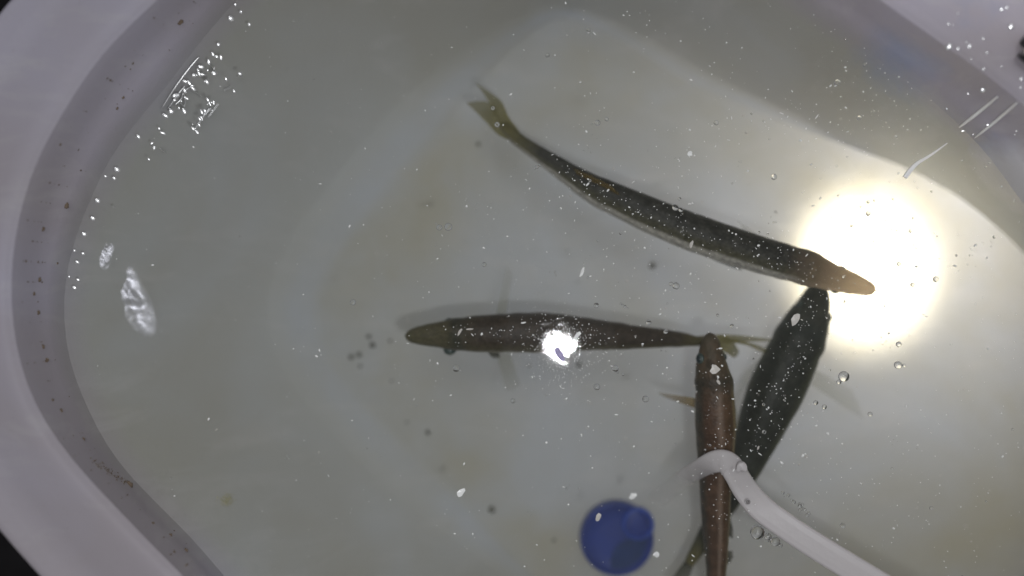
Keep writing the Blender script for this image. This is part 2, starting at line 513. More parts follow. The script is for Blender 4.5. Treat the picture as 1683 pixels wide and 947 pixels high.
# ------------------------------------------------------------------ fish
def fish(name_label, spine, roll, mat, group='fish lying in the tub', n=96, mseg=28, gill=0.2):
    """spine: (u, v, z, half width in px, half height / half width). Head first. Returns root, sampler"""
    fine_ = spline(spine, 600)
    acc = [0.0]
    for p_, q_ in zip(fine_, fine_[1:]):
        acc.append(acc[-1] + math.hypot(q_[0] - p_[0], q_[1] - p_[1]))
    sp, k_ = [], 0
    for i in range(n):
        f_ = i / (n - 1)
        want = acc[-1] * (f_ - 0.10 * math.sin(2 * math.pi * f_) / (2 * math.pi) * 4)
        while k_ < 598 and acc[k_ + 1] < want:
            k_ += 1
        g_ = min(1, max(0, (want - acc[k_]) / max(1e-9, acc[k_ + 1] - acc[k_])))
        sp.append(tuple(a_ + (b_ - a_) * g_ for a_, b_ in zip(fine_[k_], fine_[k_ + 1])))
    tt = []
    for i in range(n):
        f_ = i / (n - 1)
        tt.append(f_ - 0.10 * math.sin(2 * math.pi * f_) / (2 * math.pi) * 4)
    pos = [W(u, v, z) for u, v, z, w, h in sp]
    mid = pos[n // 3]
    root = empty('fish', mid, name_label, 'fish', group)
    verts, faces, uvs = [], [], []
    frames = []
    for i in range(n):
        u, v, z, w, h = sp[i]
        tn = (pos[min(n - 1, i + 1)] - pos[max(0, i - 1)]).normalized()
        side = tn.cross(Vector((0, 0, 1))).normalized()
        up = side.cross(tn).normalized()
        t = tt[i]
        ww = max(0.0, w) * px(z)
        gk = 1.0 + 0.045 * math.exp(-((t - gill) / 0.018) ** 2) - 0.03 * math.exp(-((t - gill - 0.035) / 0.012) ** 2)
        ww *= gk * (1 + 0.035 * noise.noise(Vector((t * 9, u * .01, 5))) + 0.012 * noise.noise(Vector((t * 40, 2, v * .01))))
        frames.append((pos[i], tn, side, up, ww, ww * h))
        for j in range(mseg):
            a = 2 * math.pi * j / mseg
            c, s = math.cos(a), math.sin(a)
            # slightly squared flanks
            cc = math.copysign(abs(c) ** 0.9, c)
            ss = math.copysign(abs(s) ** 0.95, s)
            p = pos[i] + side * ww * cc + up * ww * h * ss
            nn = noise.noise(p * 240) * 0.00022
            verts.append(p + (side * c + up * s) * nn)
    for i in range(n - 1):
        for j in range(mseg):
            k = (j + 1) % mseg
            faces.append((i * mseg + j, i * mseg + k, (i + 1) * mseg + k, (i + 1) * mseg + j))
            a0, a1 = j / mseg + roll, (j + 1) / mseg + roll
            t0, t1 = tt[i], tt[i + 1]
            uvs.append(((t0, a0), (t0, a1), (t1, a1), (t1, a0)))
    # snout and tail caps
    for i, s in ((0, -1), (n - 1, 1)):
        c = frames[i][0] + frames[i][1] * s * frames[i][4] * 0.5
        verts.append(c)
        for j in range(mseg):
            k = (j + 1) % mseg
            f = (i * mseg + k, i * mseg + j, len(verts) - 1)
            faces.append(f)
            t = tt[i]
            uvs.append(((t, (j + 1) / mseg + roll), (t, j / mseg + roll), (t, j / mseg + roll)))
    mesh_obj('body', verts, faces, mat, root, True, uvs)
    def at(t, ang, out=1.0):
        i = min(range(n), key=lambda q: abs(tt[q] - t))
        p, tn, side, up, w, h = frames[i]
        return p + side * w * math.cos(ang) * out + up * h * math.sin(ang) * out, frames[i]
    return root, at

EYE = mat_simple('fish_eye', (0.012, 0.02, 0.022), 0.25, 0.5, 0.3, 500)
IRIS = mat_simple('fish_iris', (0.030, 0.048, 0.042), 0.3, 0.5, 0.3, 500)

def ball_mesh(name, seg=14, rings=9):
    bm = bmesh.new()
    bmesh.ops.create_uvsphere(bm, u_segments=seg, v_segments=rings, radius=1.0)
    me = bpy.data.meshes.new(name)
    bm.to_mesh(me)
    bm.free()
    me.polygons.foreach_set('use_smooth', [True] * len(me.polygons))
    return me

def eye(root, at, t, ang, r, out=0.93, flat=0.5):
    p, (c, tn, side, up, w, h) = at(t, ang, out)
    nrm = (side * math.cos(ang) + up * math.sin(ang)).normalized()
    b = nrm.cross(tn).normalized()
    base = Matrix((tn, b, nrm)).transposed()
    for nm, m, rr, off, par in (('eye', IRIS, r, 0, root), ('pupil', EYE, r * 0.72, r * 0.28, None)):
        bm = bmesh.new()
        bmesh.ops.create_uvsphere(bm, u_segments=16, v_segments=10, radius=1.0)
        vs = []
        for v in bm.verts:
            q = base @ Vector((v.co.x * rr, v.co.y * rr * 0.95, v.co.z * rr * flat))
            vs.append(p + nrm * off + q)
        fs = [tuple(v.index for v in f.verts) for f in bm.faces]
        bm.free()
        o = mesh_obj(nm, vs, fs, m, None)
        o.parent = root if nm == 'eye' else last
        if nm == 'eye':
            o.matrix_parent_inverse = Matrix.Translation(root.location).inverted()
            last = o
        else:
            o.matrix_parent_inverse = (Matrix.Translation(root.location) @ Matrix.Translation(-root.location)).inverted()
    return last

def fin(name, root, mat, base, tip, n=10, m=8, thick=0.0003, ruffle=0.0006, label=None, lengthwise=False):
    """skin of a fin between a base curve and a tip curve, picture points with depth"""
    bs, tp = [W(*p) for p in spline(base, m)], [W(*p) for p in spline(tip, m)]
    verts, faces, uvs = [], [], []
    for side in (1, -1):
        for i in range(n):
            f = i / (n - 1)
            for j in range(m):
                p = bs[j].lerp(tp[j], f)
                g_ = j / (m - 1)
                p = p + Vector((0, 0, ruffle * f * math.sin(g_ * 17) + side * thick * (1.1 - f) * math.sin(math.pi * min(1, max(0, g_ * 0.96 + 0.02)))))
                verts.append(p)
    o = n * m
    for s in (0, 1):
        for i in range(n - 1):
            for j in range(m - 1):
                q = [s * o + i * m + j, s * o + i * m + j + 1, s * o + (i + 1) * m + j + 1, s * o + (i + 1) * m + j]
                u = [(i / (n - 1), j / (m - 1)), (i / (n - 1), (j + 1) / (m - 1)), ((i + 1) / (n - 1), (j + 1) / (m - 1)), ((i + 1) / (n - 1), j / (m - 1))]
                if lengthwise:
                    u = [(b_, a_) for a_, b_ in u]
                if s:
                    q.reverse(); u.reverse()
                faces.append(tuple(q)); uvs.append(u)
    x = mesh_obj(name, verts, faces, mat, root, True, uvs)
    if label: x['label'] = label
    return x

F_A = mat_fish('grey_fish', (0.027, 0.026, 0.021), (0.080, 0.075, 0.046), (0.42, 0.40, 0.35), (0.20, 0.15, 0.11), None, 0.4, 1.0)
F_B = mat_fish('black_fish', (0.014, 0.015, 0.010), (0.060, 0.063, 0.026), (0.16, 0.16, 0.11), (0.026, 0.027, 0.020), None, 0.45)
F_C = mat_fish('brown_fish', (0.032, 0.023, 0.015), (0.080, 0.068, 0.034), (0.28, 0.26, 0.21), (0.075, 0.068, 0.034), None, 0.35)
F_D = mat_fish('striped_fish', (0.066, 0.035, 0.018), (0.11, 0.076, 0.034), (0.25, 0.22, 0.15), (0.062, 0.050, 0.032), (0.13, 0.083, 0.036), 0.3)
FIN_Y = mat_fin('yellow_fin', (0.22, 0.195, 0.05), 0.85)
FIN_P = mat_fin('pale_fin', (0.30, 0.28, 0.13), 0.16)
FIN_O = mat_fin('orange_fin', (0.30, 0.21, 0.06), 0.6)
FIN_D = mat_fin('dark_fin', (0.07, 0.065, 0.03), 0.8)

# A: long curved fish, snout in the torch glow
A, atA = fish('long dark grey curved fish with forked yellow tail and snout in the glow',
    [(1437, 477, -.024, 6, .8), (1429, 475, -.024, 12, .85), (1400, 466, -.024, 18.5, .9), (1365, 455, -.024, 22.5, .95), (1320, 439, -.024, 28.5, 1.0), (1240, 416, -.025, 30, 1.15),
     (1120, 375, -.027, 30, 1.2), (1000, 323, -.030, 25, 1.2), (955, 299, -.032, 20.5, 1.2), (920, 276, -.034, 16, 1.2), (885, 253, -.036, 13, 1.1), (852, 230, -.038, 10.5, 1.1), (838, 216, -.039, 10, 1.0), (828, 205, -.040, 9, .6)], 0.125, F_A, gill=0.17)
eye(A, atA, 0.085, R(200), 0.0022)
eye(A, atA, 0.085, R(-20), 0.0022)
def lobe(root, mat, outer, inner, z0, z1, label):
    k = len(outer) - 1
    f = lambda pts: [(u, v, z0 + (z1 - z0) * i / k) for i, (u, v) in enumerate(pts)]
    return fin('tail_fin', root, mat, f(outer), f(inner), n=9, m=18, thick=.0004, ruffle=.0004, label=label, lengthwise=True)
lobe(A, FIN_Y, [(854, 216), (836, 192), (825, 168), (807, 153), (782, 136)], [(842, 232), (824, 212), (813, 188), (803, 167), (783, 138)], -.038, -.043, 'upper lobe of the forked yellow tail')
lobe(A, FIN_Y, [(846, 234), (819, 222), (800, 202), (784, 186), (766, 169)], [(850, 220), (830, 202), (816, 184), (802, 168), (768, 168)], -.0385, -.044, 'lower lobe of the forked yellow tail')
fin('pectoral_fin', A, FIN_P, [(1228, 388, -.028), (1245, 392, -.028), (1258, 396, -.028)], [(1212, 362, -.034), (1216, 366, -.034), (1228, 372, -.034)])
fin('pelvic_fin', A, FIN_D, [(1140, 402, -.032), (1175, 418, -.032), (1212, 434, -.033)], [(1165, 424, -.036), (1195, 437, -.036), (1222, 446, -.036)])
fin('dorsal_fin', A, FIN_O, [(948, 286, -.026), (985, 305, -.024), (1020, 322, -.022)], [(942, 276, -.022), (975, 290, -.019), (1006, 306, -.018)])

# B: black fish under A's head, running down to the left beneath the strip
B, atB = fish('broad black fish lying between the glow and the white strip, snout under the curved fish',
    [(1346, 466, -.046, 9, .9), (1344, 478, -.045, 18, .9), (1337, 503, -.044, 27, .95), (1320, 545, -.043, 38, .95), (1289, 612, -.042, 44, .95), (1262, 672, -.042, 41, 1.0),
     (1236, 735, -.043, 32, 1.0), (1205, 800, -.044, 24, 1.0), (1172, 860, -.045, 16, 1.05), (1146, 905, -.046, 11, 1.05), (1132, 926, -.046, 8, 1.05)], 0.07, F_B, gill=0.19)
eye(B, atB, 0.10, R(20), 0.0024)
eye(B, atB, 0.10, R(160), 0.0024)
fin('tail_fin', B, FIN_D, [(1150, 905, -.046), (1140, 912, -.046), (1128, 918, -.046)], [(1124, 972, -.047), (1112, 968, -.049), (1092, 968, -.051)])
fin('pectoral_fin', B, FIN_P, [(1335, 605, -.048), (1338, 618, -.048), (1332, 632, -.048)], [(1400, 640, -.055), (1412, 668, -.056), (1420, 690, -.058)])
fin('pectoral_fin', B, FIN_P, [(1248, 590, -.048), (1240, 605, -.048), (1236, 622, -.048)], [(1215, 618, -.056), (1206, 640, -.056), (1205, 665, -.058)])
fin('pelvic_fin', B, FIN_Y, [(1208, 690, -.048), (1204, 710, -.048), (1208, 730, -.048)], [(1196, 700, -.056), (1190, 720, -.056), (1192, 738, -.058)])

# C: brown fish lying across the middle, head to the left
C, atC = fish('dark brown fish lying level across the middle under the flash reflection, head to one side',
    [(668, 552, -.030, 6, .9), (677, 552, -.030, 12, .9), (700, 551, -.030, 18, .9), (732, 550, -.030, 23, .95), (775, 549, -.030, 29.5, 1.0), (860, 547, -.031, 33, 1.05),
     (905, 547, -.032, 32.5, 1.05), (960, 549, -.032, 27.5, 1.05), (1040, 554, -.034, 20, 1.05), (1105, 557, -.036, 14, 1.1), (1148, 561, -.037, 8, 1.1), (1172, 562, -.038, 7, 1.1)], -0.07, F_C, gill=0.15)
eye(C, atC, 0.135, R(-12), 0.0028, 1.06, 0.75)
eye(C, atC, 0.135, R(205), 0.0022)
lobe(C, FIN_Y, [(1140, 553), (1185, 550), (1225, 552), (1270, 558)], [(1140, 566), (1190, 564), (1228, 562), (1268, 561)], -.037, -.040, 'straight upper lobe of the yellow tail')
lobe(C, FIN_Y, [(1150, 567), (1188, 578), (1206, 588), (1214, 582)], [(1160, 556), (1200, 560), (1212, 572), (1215, 580)], -.0375, -.042, 'short curled part of the yellow tail')
lobe(C, FIN_Y, [(1186, 560), (1225, 567), (1246, 576), (1262, 584)], [(1186, 554), (1226, 562), (1252, 570), (1264, 578)], -.038, -.042, 'bent lower lobe of the yellow tail')
fin('pectoral_fin', C, FIN_P, [(815, 518, -.036), (824, 516, -.036), (832, 516, -.036)], [(832, 440, -.050), (838, 444, -.050), (842, 452, -.050)])
fin('pectoral_fin', C, FIN_P, [(815, 578, -.036), (828, 580, -.036), (838, 580, -.036)], [(832, 642, -.050), (846, 640, -.050), (856, 632, -.050)])
fin('pelvic_fin', C, FIN_D, [(800, 576, -.034), (808, 579, -.034), (820, 580, -.034)], [(806, 586, -.036), (812, 589, -.036), (822, 588, -.036)])

# D: brown striped fish under the bend of the strip
D, atD = fish('reddish brown fish with lengthwise stripes pointing straight up under the bent strip',
    [(1166, 549, -.020, 6, .9), (1167, 557, -.020, 13, .9), (1168, 578, -.020, 20, .9), (1170, 605, -.020, 26, .95), (1174, 640, -.020, 31, .95), (1176, 700, -.021, 32, 1.0),
     (1176, 770, -.023, 28, 1.0), (1176, 830, -.025, 24, 1.05), (1177, 890, -.027, 20, 1.1), (1177, 950, -.029, 15, 1.1), (1176, 1010, -.030, 10, 1.1), (1176, 1030, -.030, 9, 1.1)], 0.02, F_D, gill=0.16)
eye(D, atD, 0.078, R(24), 0.0023, 0.97, 0.6)
eye(D, atD, 0.078, R(176), 0.0019)
fin('tail_fin', D, FIN_Y, [(1167, 1025, -.030), (1176, 1028, -.030), (1185, 1025, -.030)], [(1140, 1120, -.033), (1176, 1085, -.030), (1210, 1120, -.033)])
fin('pectoral_fin', D, FIN_O, [(1146, 655, -.027), (1143, 664, -.028), (1145, 672, -.028)], [(1082, 645, -.036), (1084, 648, -.037), (1094, 654, -.038)])
fin('pectoral_fin', D, FIN_P, [(1204, 655, -.027), (1208, 664, -.028), (1206, 672, -.028)], [(1216, 690, -.036), (1214, 706, -.037), (1208, 716, -.038)])
fin('anal_fin', D, FIN_D, [(1193, 825, -.026), (1198, 850, -.026), (1196, 880, -.026)], [(1197, 832, -.029), (1205, 872, -.028), (1204, 886, -.028)])
fin('anal_fin', D, FIN_D, [(1193, 905, -.028), (1196, 915, -.028), (1193, 930, -.028)], [(1204, 906, -.031), (1205, 916, -.031), (1199, 926, -.031)])

# ------------------------------------------------------------------ blue cap on the floor
def lathe(name, prof, loc, mat, parent, seg=48, tilt=None):
    verts, faces = [], []
    for r, z in prof:
        for i in range(seg):
            a = 2 * math.pi * i / seg
            p = Vector((r * math.cos(a), r * math.sin(a), z))
            if tilt: p = tilt @ p
            verts.append(loc + p)
    for k in range(len(prof) - 1):
        for i in range(seg):
            j = (i + 1) % seg
            faces.append((k * seg + i, k * seg + j, (k + 1) * seg + j, (k + 1) * seg + i))
    if prof[-1][0] < 1e-3:
        pass
    return mesh_obj(name, verts, faces, mat, parent)

BLUE = mat_simple('blue_plastic', (0.001, 0.022, 0.20), 0.4, 0.4, 0.35, 90)
BLUE2 = mat_simple('pale_blue_plastic', (0.004, 0.046, 0.34), 0.4, 0.4, 0.3, 120)
zc = ZF + 0.0005
capc = W(1015, 888, zc + 0.008)
capc.z = zc
cap = empty('bottle_cap', capc, 'round blue plastic cap with a small ring, lying on the tub floor', 'cap')
rc = 60.5 * px(zc + 0.008)
lathe('shell', [(rc * .98, 0), (rc, 0.001), (rc, 0.0065), (rc * .975, 0.0078), (rc * .93, 0.0080), (rc * .90, 0.0072), (rc * .885, 0.0058), (rc * .86, 0.0052), (rc * .5, 0.0050), (rc * .2, 0.0050), (rc * 0.0005, 0.0050)], capc, BLUE, cap, 64)
ringc = W(1049, 862, zc + 0.008)
r2 = 26 * px(zc)
lathe('ring', [(r2 * .78, 0.0052), (r2 * .80, 0.0085), (r2 * .88, 0.0095), (r2 * .98, 0.0085), (r2, 0.0052)], Vector((ringc.x, ringc.y, zc)), BLUE2, cap, 40)
lathe('ring_web', [(r2 * .79, 0.0062), (r2 * .4, 0.0066), (r2 * .001, 0.0066)], Vector((ringc.x, ringc.y, zc)), BLUE, cap, 40)

mp_ = []  # inner shade of the cap, painted as a darker blue patch
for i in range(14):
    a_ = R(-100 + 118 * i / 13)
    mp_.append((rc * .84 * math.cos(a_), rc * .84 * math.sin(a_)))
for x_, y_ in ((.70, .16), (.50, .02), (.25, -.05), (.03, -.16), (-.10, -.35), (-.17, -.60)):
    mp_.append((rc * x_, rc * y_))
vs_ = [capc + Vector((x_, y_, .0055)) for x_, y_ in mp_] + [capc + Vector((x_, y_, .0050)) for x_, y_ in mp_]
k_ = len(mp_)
o = mesh_obj('shade_patch', vs_, [tuple(range(k_))] + [(i, i + k_, (i + 1) % k_ + k_, (i + 1) % k_) for i in range(k_)], mat_simple('cap_shade', (0.006, 0.026, 0.115), 0.7, 0.2, 0.5, 160), cap, False)
o['label'] = 'shaded part inside the blue cap, as a darker patch'

# ------------------------------------------------------------------ white plastic strip
STRIP = mat_plastic('strip_plastic', (0.58, 0.55, 0.55), (0.52, 0.48, 0.48), 0.2, 0.35, 0.4)
def thin_out(mat):
    t = mat.node_tree
    out = next(n for n in t.nodes if n.type == 'OUTPUT_MATERIAL')
    src = out.inputs[0].links[0].from_socket
    at = t.nodes.new('ShaderNodeAttribute'); at.attribute_name = 'thin'
    tr = t.nodes.new('ShaderNodeBsdfTransparent')
    x = t.nodes.new('ShaderNodeMixShader')
    t.links.new(at.outputs['Fac'], x.inputs[0]); t.links.new(src, x.inputs[1]); t.links.new(tr.outputs[0], x.inputs[2])
    t.links.new(x.outputs[0], out.inputs[0])
thin_out(STRIP)
def ribbon(name, path, mat, parent=None, n=60, thick=0.0026):
    """path: (u, v, z, half width px, roll deg)"""
    sp = spline(path, n)
    pos = [W(u, v, z) for u, v, z, w, r in sp]
    verts, faces = [], []
    prof = [(-1, 0), (-.94, .55), (-.80, .85), (-.4, .97), (.4, .97), (.80, .85), (.94, .55), (1, 0), (.94, -.55), (.80, -.85), (-.80, -.85), (-.94, -.55)]
    m = len(prof)
    for i in range(n):
        tn = (pos[min(n - 1, i + 1)] - pos[max(0, i - 1)]).normalized()
        side = tn.cross(Vector((0, 0, 1))).normalized()
        up = side.cross(tn).normalized()
        rot = Matrix.Rotation(R(sp[i][4]), 3, tn)
        side, up = rot @ side, rot @ up
        w = sp[i][3] * px(sp[i][2])
        for a, b in prof:
            verts.append(pos[i] + side * w * a + up * thick * 0.5 * b)
    for i in range(n - 1):
        for j in range(m):
            k = (j + 1) % m
            faces.append((i * m + j, i * m + k, (i + 1) * m + k, (i + 1) * m + j))
    faces.append(tuple(range(m - 1, -1, -1)))
    faces.append(tuple((n - 1) * m + j for j in range(m)))
    o = mesh_obj(name, verts, faces, mat, parent, False)
    at = o.data.attributes.new('thin', 'FLOAT', 'POINT')
    at.data.foreach_set('value', [min(.88, .26 * min(1, max(0, -sp[i][2] / .006)) + max(0.0, (i / (n - 1) - .80) / .17)) if name == 'band' else 0.05 for i in range(n) for _ in range(m)])
    return o

strip = empty('plastic_strip', W(1290, 860, 0), 'bent pinkish white plastic strip dipping into the water over the striped fish', 'strip')
ribbon('band', [(1640, 1075, .030, 22.5, -8), (1520, 1005, .022, 22.5, -8), (1420, 946, .013, 22.5, -8), (1340, 897, .006, 22, -6), (1290, 864, .0015, 21.5, -4), (1252, 836, -.002, 22, 0), (1226, 806, -.005, 21, 4), (1210, 780, -.007, 20, 6),
         (1199, 764, -.008, 20, 3), (1183, 758, -.009, 19, 0), (1163, 764, -.012, 18, 0), (1134, 780, -.024, 17, 0), (1106, 800, -.038, 16, 0), (1080, 822, -.052, 15, 0)], STRIP, strip, 120)
ribbon('notch', [(1212, 772, -.005, 3, 0), (1219, 766, -.004, 8, 0), (1225, 772, -.004, 3, 0)], STRIP, strip, 10)

# ------------------------------------------------------------------ floating bubbles, flakes and dirt
BM = ball_mesh('air_bubble', 14, 9)
BM.materials.append(M['bubble'])
rng = random.Random(11)

def bubble(u, v, r, label, group, z=None, name='air_bubble'):
    o = bpy.data.objects.new(name, BM)
    rr = r * S
    o.location = W(u, v, (-rr * 0.25) if z is None else z)
    o.scale = (rr, rr, rr * 0.85)
    o.rotation_euler = (0, 0, rng.random() * 6)
    col.objects.link(o)
    return tag(o, label, 'bubble', group)

BIG = [
    (1387, 619, 9, 'largest round air bubble on open water below the glow'),
    (1379, 628, 4, 'small bubble stuck to the side of the largest bubble below the glow'),
    (1476, 600, 6.5, 'second largest bubble of the pair below the glow'),
    (1486, 601, 3, 'small bubble touching the second largest bubble below the glow'),
    (1477, 566, 4.5, 'bubble just inside the lower fringe of the glow'),
    (1538, 459, 4.5, 'bubble at the edge of the glow beside a tiny dark speck'),
    (1500, 468, 4, 'bubble inside the glow beyond the curved fish snout'),
    (1477, 434, 4, 'bubble in the glow above the curved fish snout'),
    (1427, 351, 4, 'lower of two ringed bubbles near the top of the glow'),
    (1427, 332, 3, 'upper of two ringed bubbles near the top of the glow'),
    (1399, 371, 3, 'lone bubble in the middle of the glow'),
    (1496, 380, 3.2, 'bubble near the outer edge of the glow'),
    (1376, 136, 5.5, 'solitary bubble in the grey water well above the glow'),
    (1412, 194, 4, 'bubble between the glow and the solitary high bubble'),
    (1177, 202, 4.2, 'solitary bubble above the middle of the curved fish'),
    (1272, 291, 5, 'bubble beside grey scum above the curved fish'),
    (1110, 341, 5.5, 'pale bubble resting over the upper edge of the curved fish'),
    (1119, 345, 4, 'smaller bubble beside the pale bubble over the curved fish'),
    (1111, 470, 6, 'clustered bubble in pale water below the curved fish'),
    (1103, 467, 3.5, 'small bubble beside the clustered bubble below the curved fish'),
    (1430, 681, 4, 'bubble furthest down from the glow in open water'),
    (1341, 662, 4, 'first bubble of a short row beside the black fish'),
    (1355, 669, 4, 'last bubble of a short row beside the black fish'),
    (1245, 875, 12, 'big domed bubble clinging to the white strip at the waterline'),
    (1262, 882, 6, 'medium bubble in the foam beside the big domed bubble'),
    (1274, 890, 8, 'domed bubble at the end of the foam under the strip'),
    (737, 373, 6.5, 'double bubble floating above the brown fish head'),
    (722, 374, 5, 'faint ringed bubble beside the double bubble above the brown fish'),
    (817, 205, 4.5, 'bubble over the base of the yellow forked tail'),
    (810, 178, 3.5, 'bubble over the fork of the yellow tail'),
    (982, 202, 5, 'bubble in a loose cluster above the curved fish'),
    (997, 196, 3.5, 'upper bubble of the loose cluster above the curved fish'),
    (967, 50, 4, 'bubble near the top edge in dull water'),
    (900, 91, 3.8, 'bubble above and beyond the forked tail'),
    (796, 435, 4, 'bubble above the back of the brown fish'),
    (980, 502, 4.5, 'bubble just above the brown fish back'),
    (1066, 530, 4.5, 'dim bubble over the brown fish tail stem'),
    (1094, 545, 4, 'bright bubble over the brown fish tail stem'),
    (1011, 606, 6, 'stacked bubble below the brown fish'),
    (981, 636, 5.5, 'frothy bubble below the flash reflection'),
    (1061, 656, 5.5, 'frothy bubble near the orange side fin'),
    (750, 606, 6, 'brightly lit bubble below the eye of the brown fish'),
    (843, 659, 4, 'lone bubble well below the brown fish'),
    (580, 497, 5, 'bright bubble in open water ahead of the brown fish'),
    (1203, 536, 3.5, 'bubble between the brown fish tail and the glow'),
    (1256, 710, 3.5, 'bubble over the dark flank of the black fish'),
    (1385, 864, 4.5, 'bright bubble on grey water above the dry arm of the strip'),
    (1229, 825, 4.5, 'sparkling bubble on the white strip itself'),
]
for u, v, r, lab in BIG:
    bubble(u, v, r, lab, 'bubbles on the water')

for x0, y0, x1, y1, n_, lab, grp in ((1256, 876, 1286, 896, 12, 'tiny bubble in the foam under the near edge of the strip', 'foam under the strip'), (1288, 812, 1326, 842, 16, 'tiny bubble in the foam along the far edge of the strip', 'foam along the strip')):
    for _ in range(n_):
        f_ = rng.random()
        bubble(x0 + (x1 - x0) * f_ + rng.gauss(0, 3), y0 + (y1 - y0) * f_ + rng.gauss(0, 3), rng.uniform(1.2, 3.6), lab, grp)
def density(u, v):
    d = 0.16
    d += 0.9 * math.exp(-((u - 1180) / 330) ** 2 - ((v - 430) / 260) ** 2)
    d += 0.7 * math.exp(-((u - 1220) / 130) ** 2 - ((v - 700) / 160) ** 2)
    d += 0.5 * math.exp(-((u - 1480) / 160) ** 2 - ((v - 150) / 180) ** 2)
    d += 0.35 * math.exp(-((u - 1500) / 200) ** 2 - ((v - 800) / 150) ** 2)
    if u < 480: d *= 0.35
    return d
def rand_uv():
    while True:
        u, v = rng.uniform(150, 1690), rng.uniform(-5, 950)
        if rng.random() < density(u, v) * max(0.08, 1.0 + 2.2 * noise.noise(Vector((u * .013, v * .013, 7)))):
            return u, v
def region(u, v):
    if math.hypot(u - 1420, v - 442) < 130: return 'tiny air bubble ringed dark against the bright glow', 'tiny bubbles in the glow'
    if 840 < u < 1345 and abs(v - (215 + (u - 840) * .46)) < 40: return 'tiny air bubble over the long curved fish', 'tiny bubbles over the curved fish'
    if 1190 < u < 1350 and 480 < v < 800: return 'tiny air bubble over or beside the broad black fish', 'tiny bubbles over the black fish'
    if 1120 < u < 1215 and v > 560: return 'tiny air bubble over the striped fish', 'tiny bubbles over the striped fish'
    if 660 < u < 1160 and 500 < v < 600: return 'tiny air bubble over the level brown fish', 'tiny bubbles over the brown fish'
    if u > 1350 and v < 330: return 'tiny air bubble on the water above and beyond the glow', 'tiny bubbles beyond the glow'
    if u > 1300: return 'tiny air bubble on the grey water below the glow', 'tiny bubbles below the glow'
    if v < 420: return 'tiny air bubble on open water above the brown fish', 'tiny bubbles above the brown fish'
    return 'tiny air bubble on open water below the brown fish', 'tiny bubbles below the brown fish'
k = 0
while k < 190:
    u, v = rand_uv()
    r = min(3.4, rng.lognormvariate(0.45, 0.35))
    bubble(u, v, r, *region(u, v))
    k += 1
    if rng.random() < 0.3:
        for q in range(rng.randint(1, 3)):
            u2, v2 = u + rng.uniform(-9, 9), v + rng.uniform(-9, 9)
            bubble(u2, v2, r * rng.uniform(.5, .9), *region(u2, v2))
            k += 1

_bm = bmesh.new()
bmesh.ops.create_icosphere(_bm, subdivisions=1, radius=1)
GV = [v.co.copy() for v in _bm.verts]
GF = [tuple(v.index for v in f.verts) for f in _bm.faces]
_bm.free()
def cloud(name, mat, spots, kind_label, cat, smooth=True):
    """many tiny grains joined in one mesh: (centre, radius)"""
    verts, faces = [], []
    for c, r in spots:
        b = len(verts)
        q = Matrix.Rotation(rng.random() * 6.28, 3, 'Z')
        sx, sy = rng.uniform(.7, 1.6), rng.uniform(.6, 1.0)
        if rng.random() < .06: sx *= 2.2
        for d in GV:
            verts.append(c + q @ Vector((d[0] * r * sx, d[1] * r * sy, d[2] * r * .7)))
        for f in GF:
            faces.append(tuple(b + i for i in f))
    o = mesh_obj(name, verts, faces, mat, None, smooth)
    return tag(o, kind_label, cat, None, 'stuff')

spots = []
for _ in range(1500):
    u, v = rand_uv()
    spots.append((W(u, v, rng.uniform(-.0006, .0004)), S * min(2.6, rng.lognormvariate(-0.1, 0.45))))
for line, wd, cnt in (([(1400, 466), (1320, 439), (1240, 416), (1120, 375), (1000, 323), (920, 276)], 22, 190), ([(1340, 490), (1318, 550), (1288, 615), (1262, 672), (1236, 735)], 30, 130), ([(1168, 590), (1174, 680), (1176, 800), (1177, 900)], 24, 70), ([(740, 550), (860, 547), (1000, 550)], 26, 80)):
    for q_ in spline(line, cnt):
        spots.append((W(q_[0] + rng.gauss(0, wd * .6), q_[1] + rng.gauss(0, wd * .6), rng.uniform(-.0006, .0004)), S * min(2.2, rng.lognormvariate(-0.35, 0.45))))
# dust scattering round the flash reflection
for _ in range(420):
    a, rr = rng.random() * 6.28, abs(rng.gauss(0, 1)) * 24 + 22
    spots.append((W(922 + rr * math.cos(a) * 1.05, 574 + rr * math.sin(a), .0003), S * rng.uniform(.4, 1.0)))
cloud('floating_dust', M['speck'], spots, 'fine pale dust and froth floating over the whole water surface', 'dust')
spots = []
for _ in range(240):
    u, v = rand_uv()
    spots.append((W(u, v, rng.uniform(-.06, -.004)), S * min(3.4, rng.lognormvariate(.2, .4))))
cloud('suspended_grit', M['flake'], spots, 'pale grit hanging in the cloudy water', 'grit')

def flake(name, pts, z, mat, label, cat, group, thick=0.0003):
    c = Vector((sum(p[0] for p in pts) / len(pts), sum(p[1] for p in pts) / len(pts)))
    n = len(pts)
    verts = [W(u, v, z + rng.uniform(-.0002, .0003)) + Vector((0, 0, thick)) for u, v in pts]
    verts += [W(u, v, z - thick) for u, v in pts]
    verts.append(W(c.x, c.y, z + thick * 2.2))
    verts.append(W(c.x, c.y, z - thick * 1.5))
    faces = []
    for i in range(n):
        j = (i + 1) % n
        faces += [(i, j, 2 * n), (n + j, n + i, 2 * n + 1), (n + i, n + j, j, i)]
    o = mesh_obj(name, verts, faces, mat, None, False)
    return tag(o, label, cat, group)

def blob_pts(u, v, r, stretch=1.0, ang=0.0, n=9):
    out = []
    for i in range(n):
        a = 2 * math.pi * i / n
        q = r * rng.uniform(.7, 1.2)
        x, y = q * math.cos(a) * stretch, q * math.sin(a)
        out.append((u + x * math.cos(ang) - y * math.sin(ang), v + x * math.sin(ang) + y * math.cos(ang)))
    return out

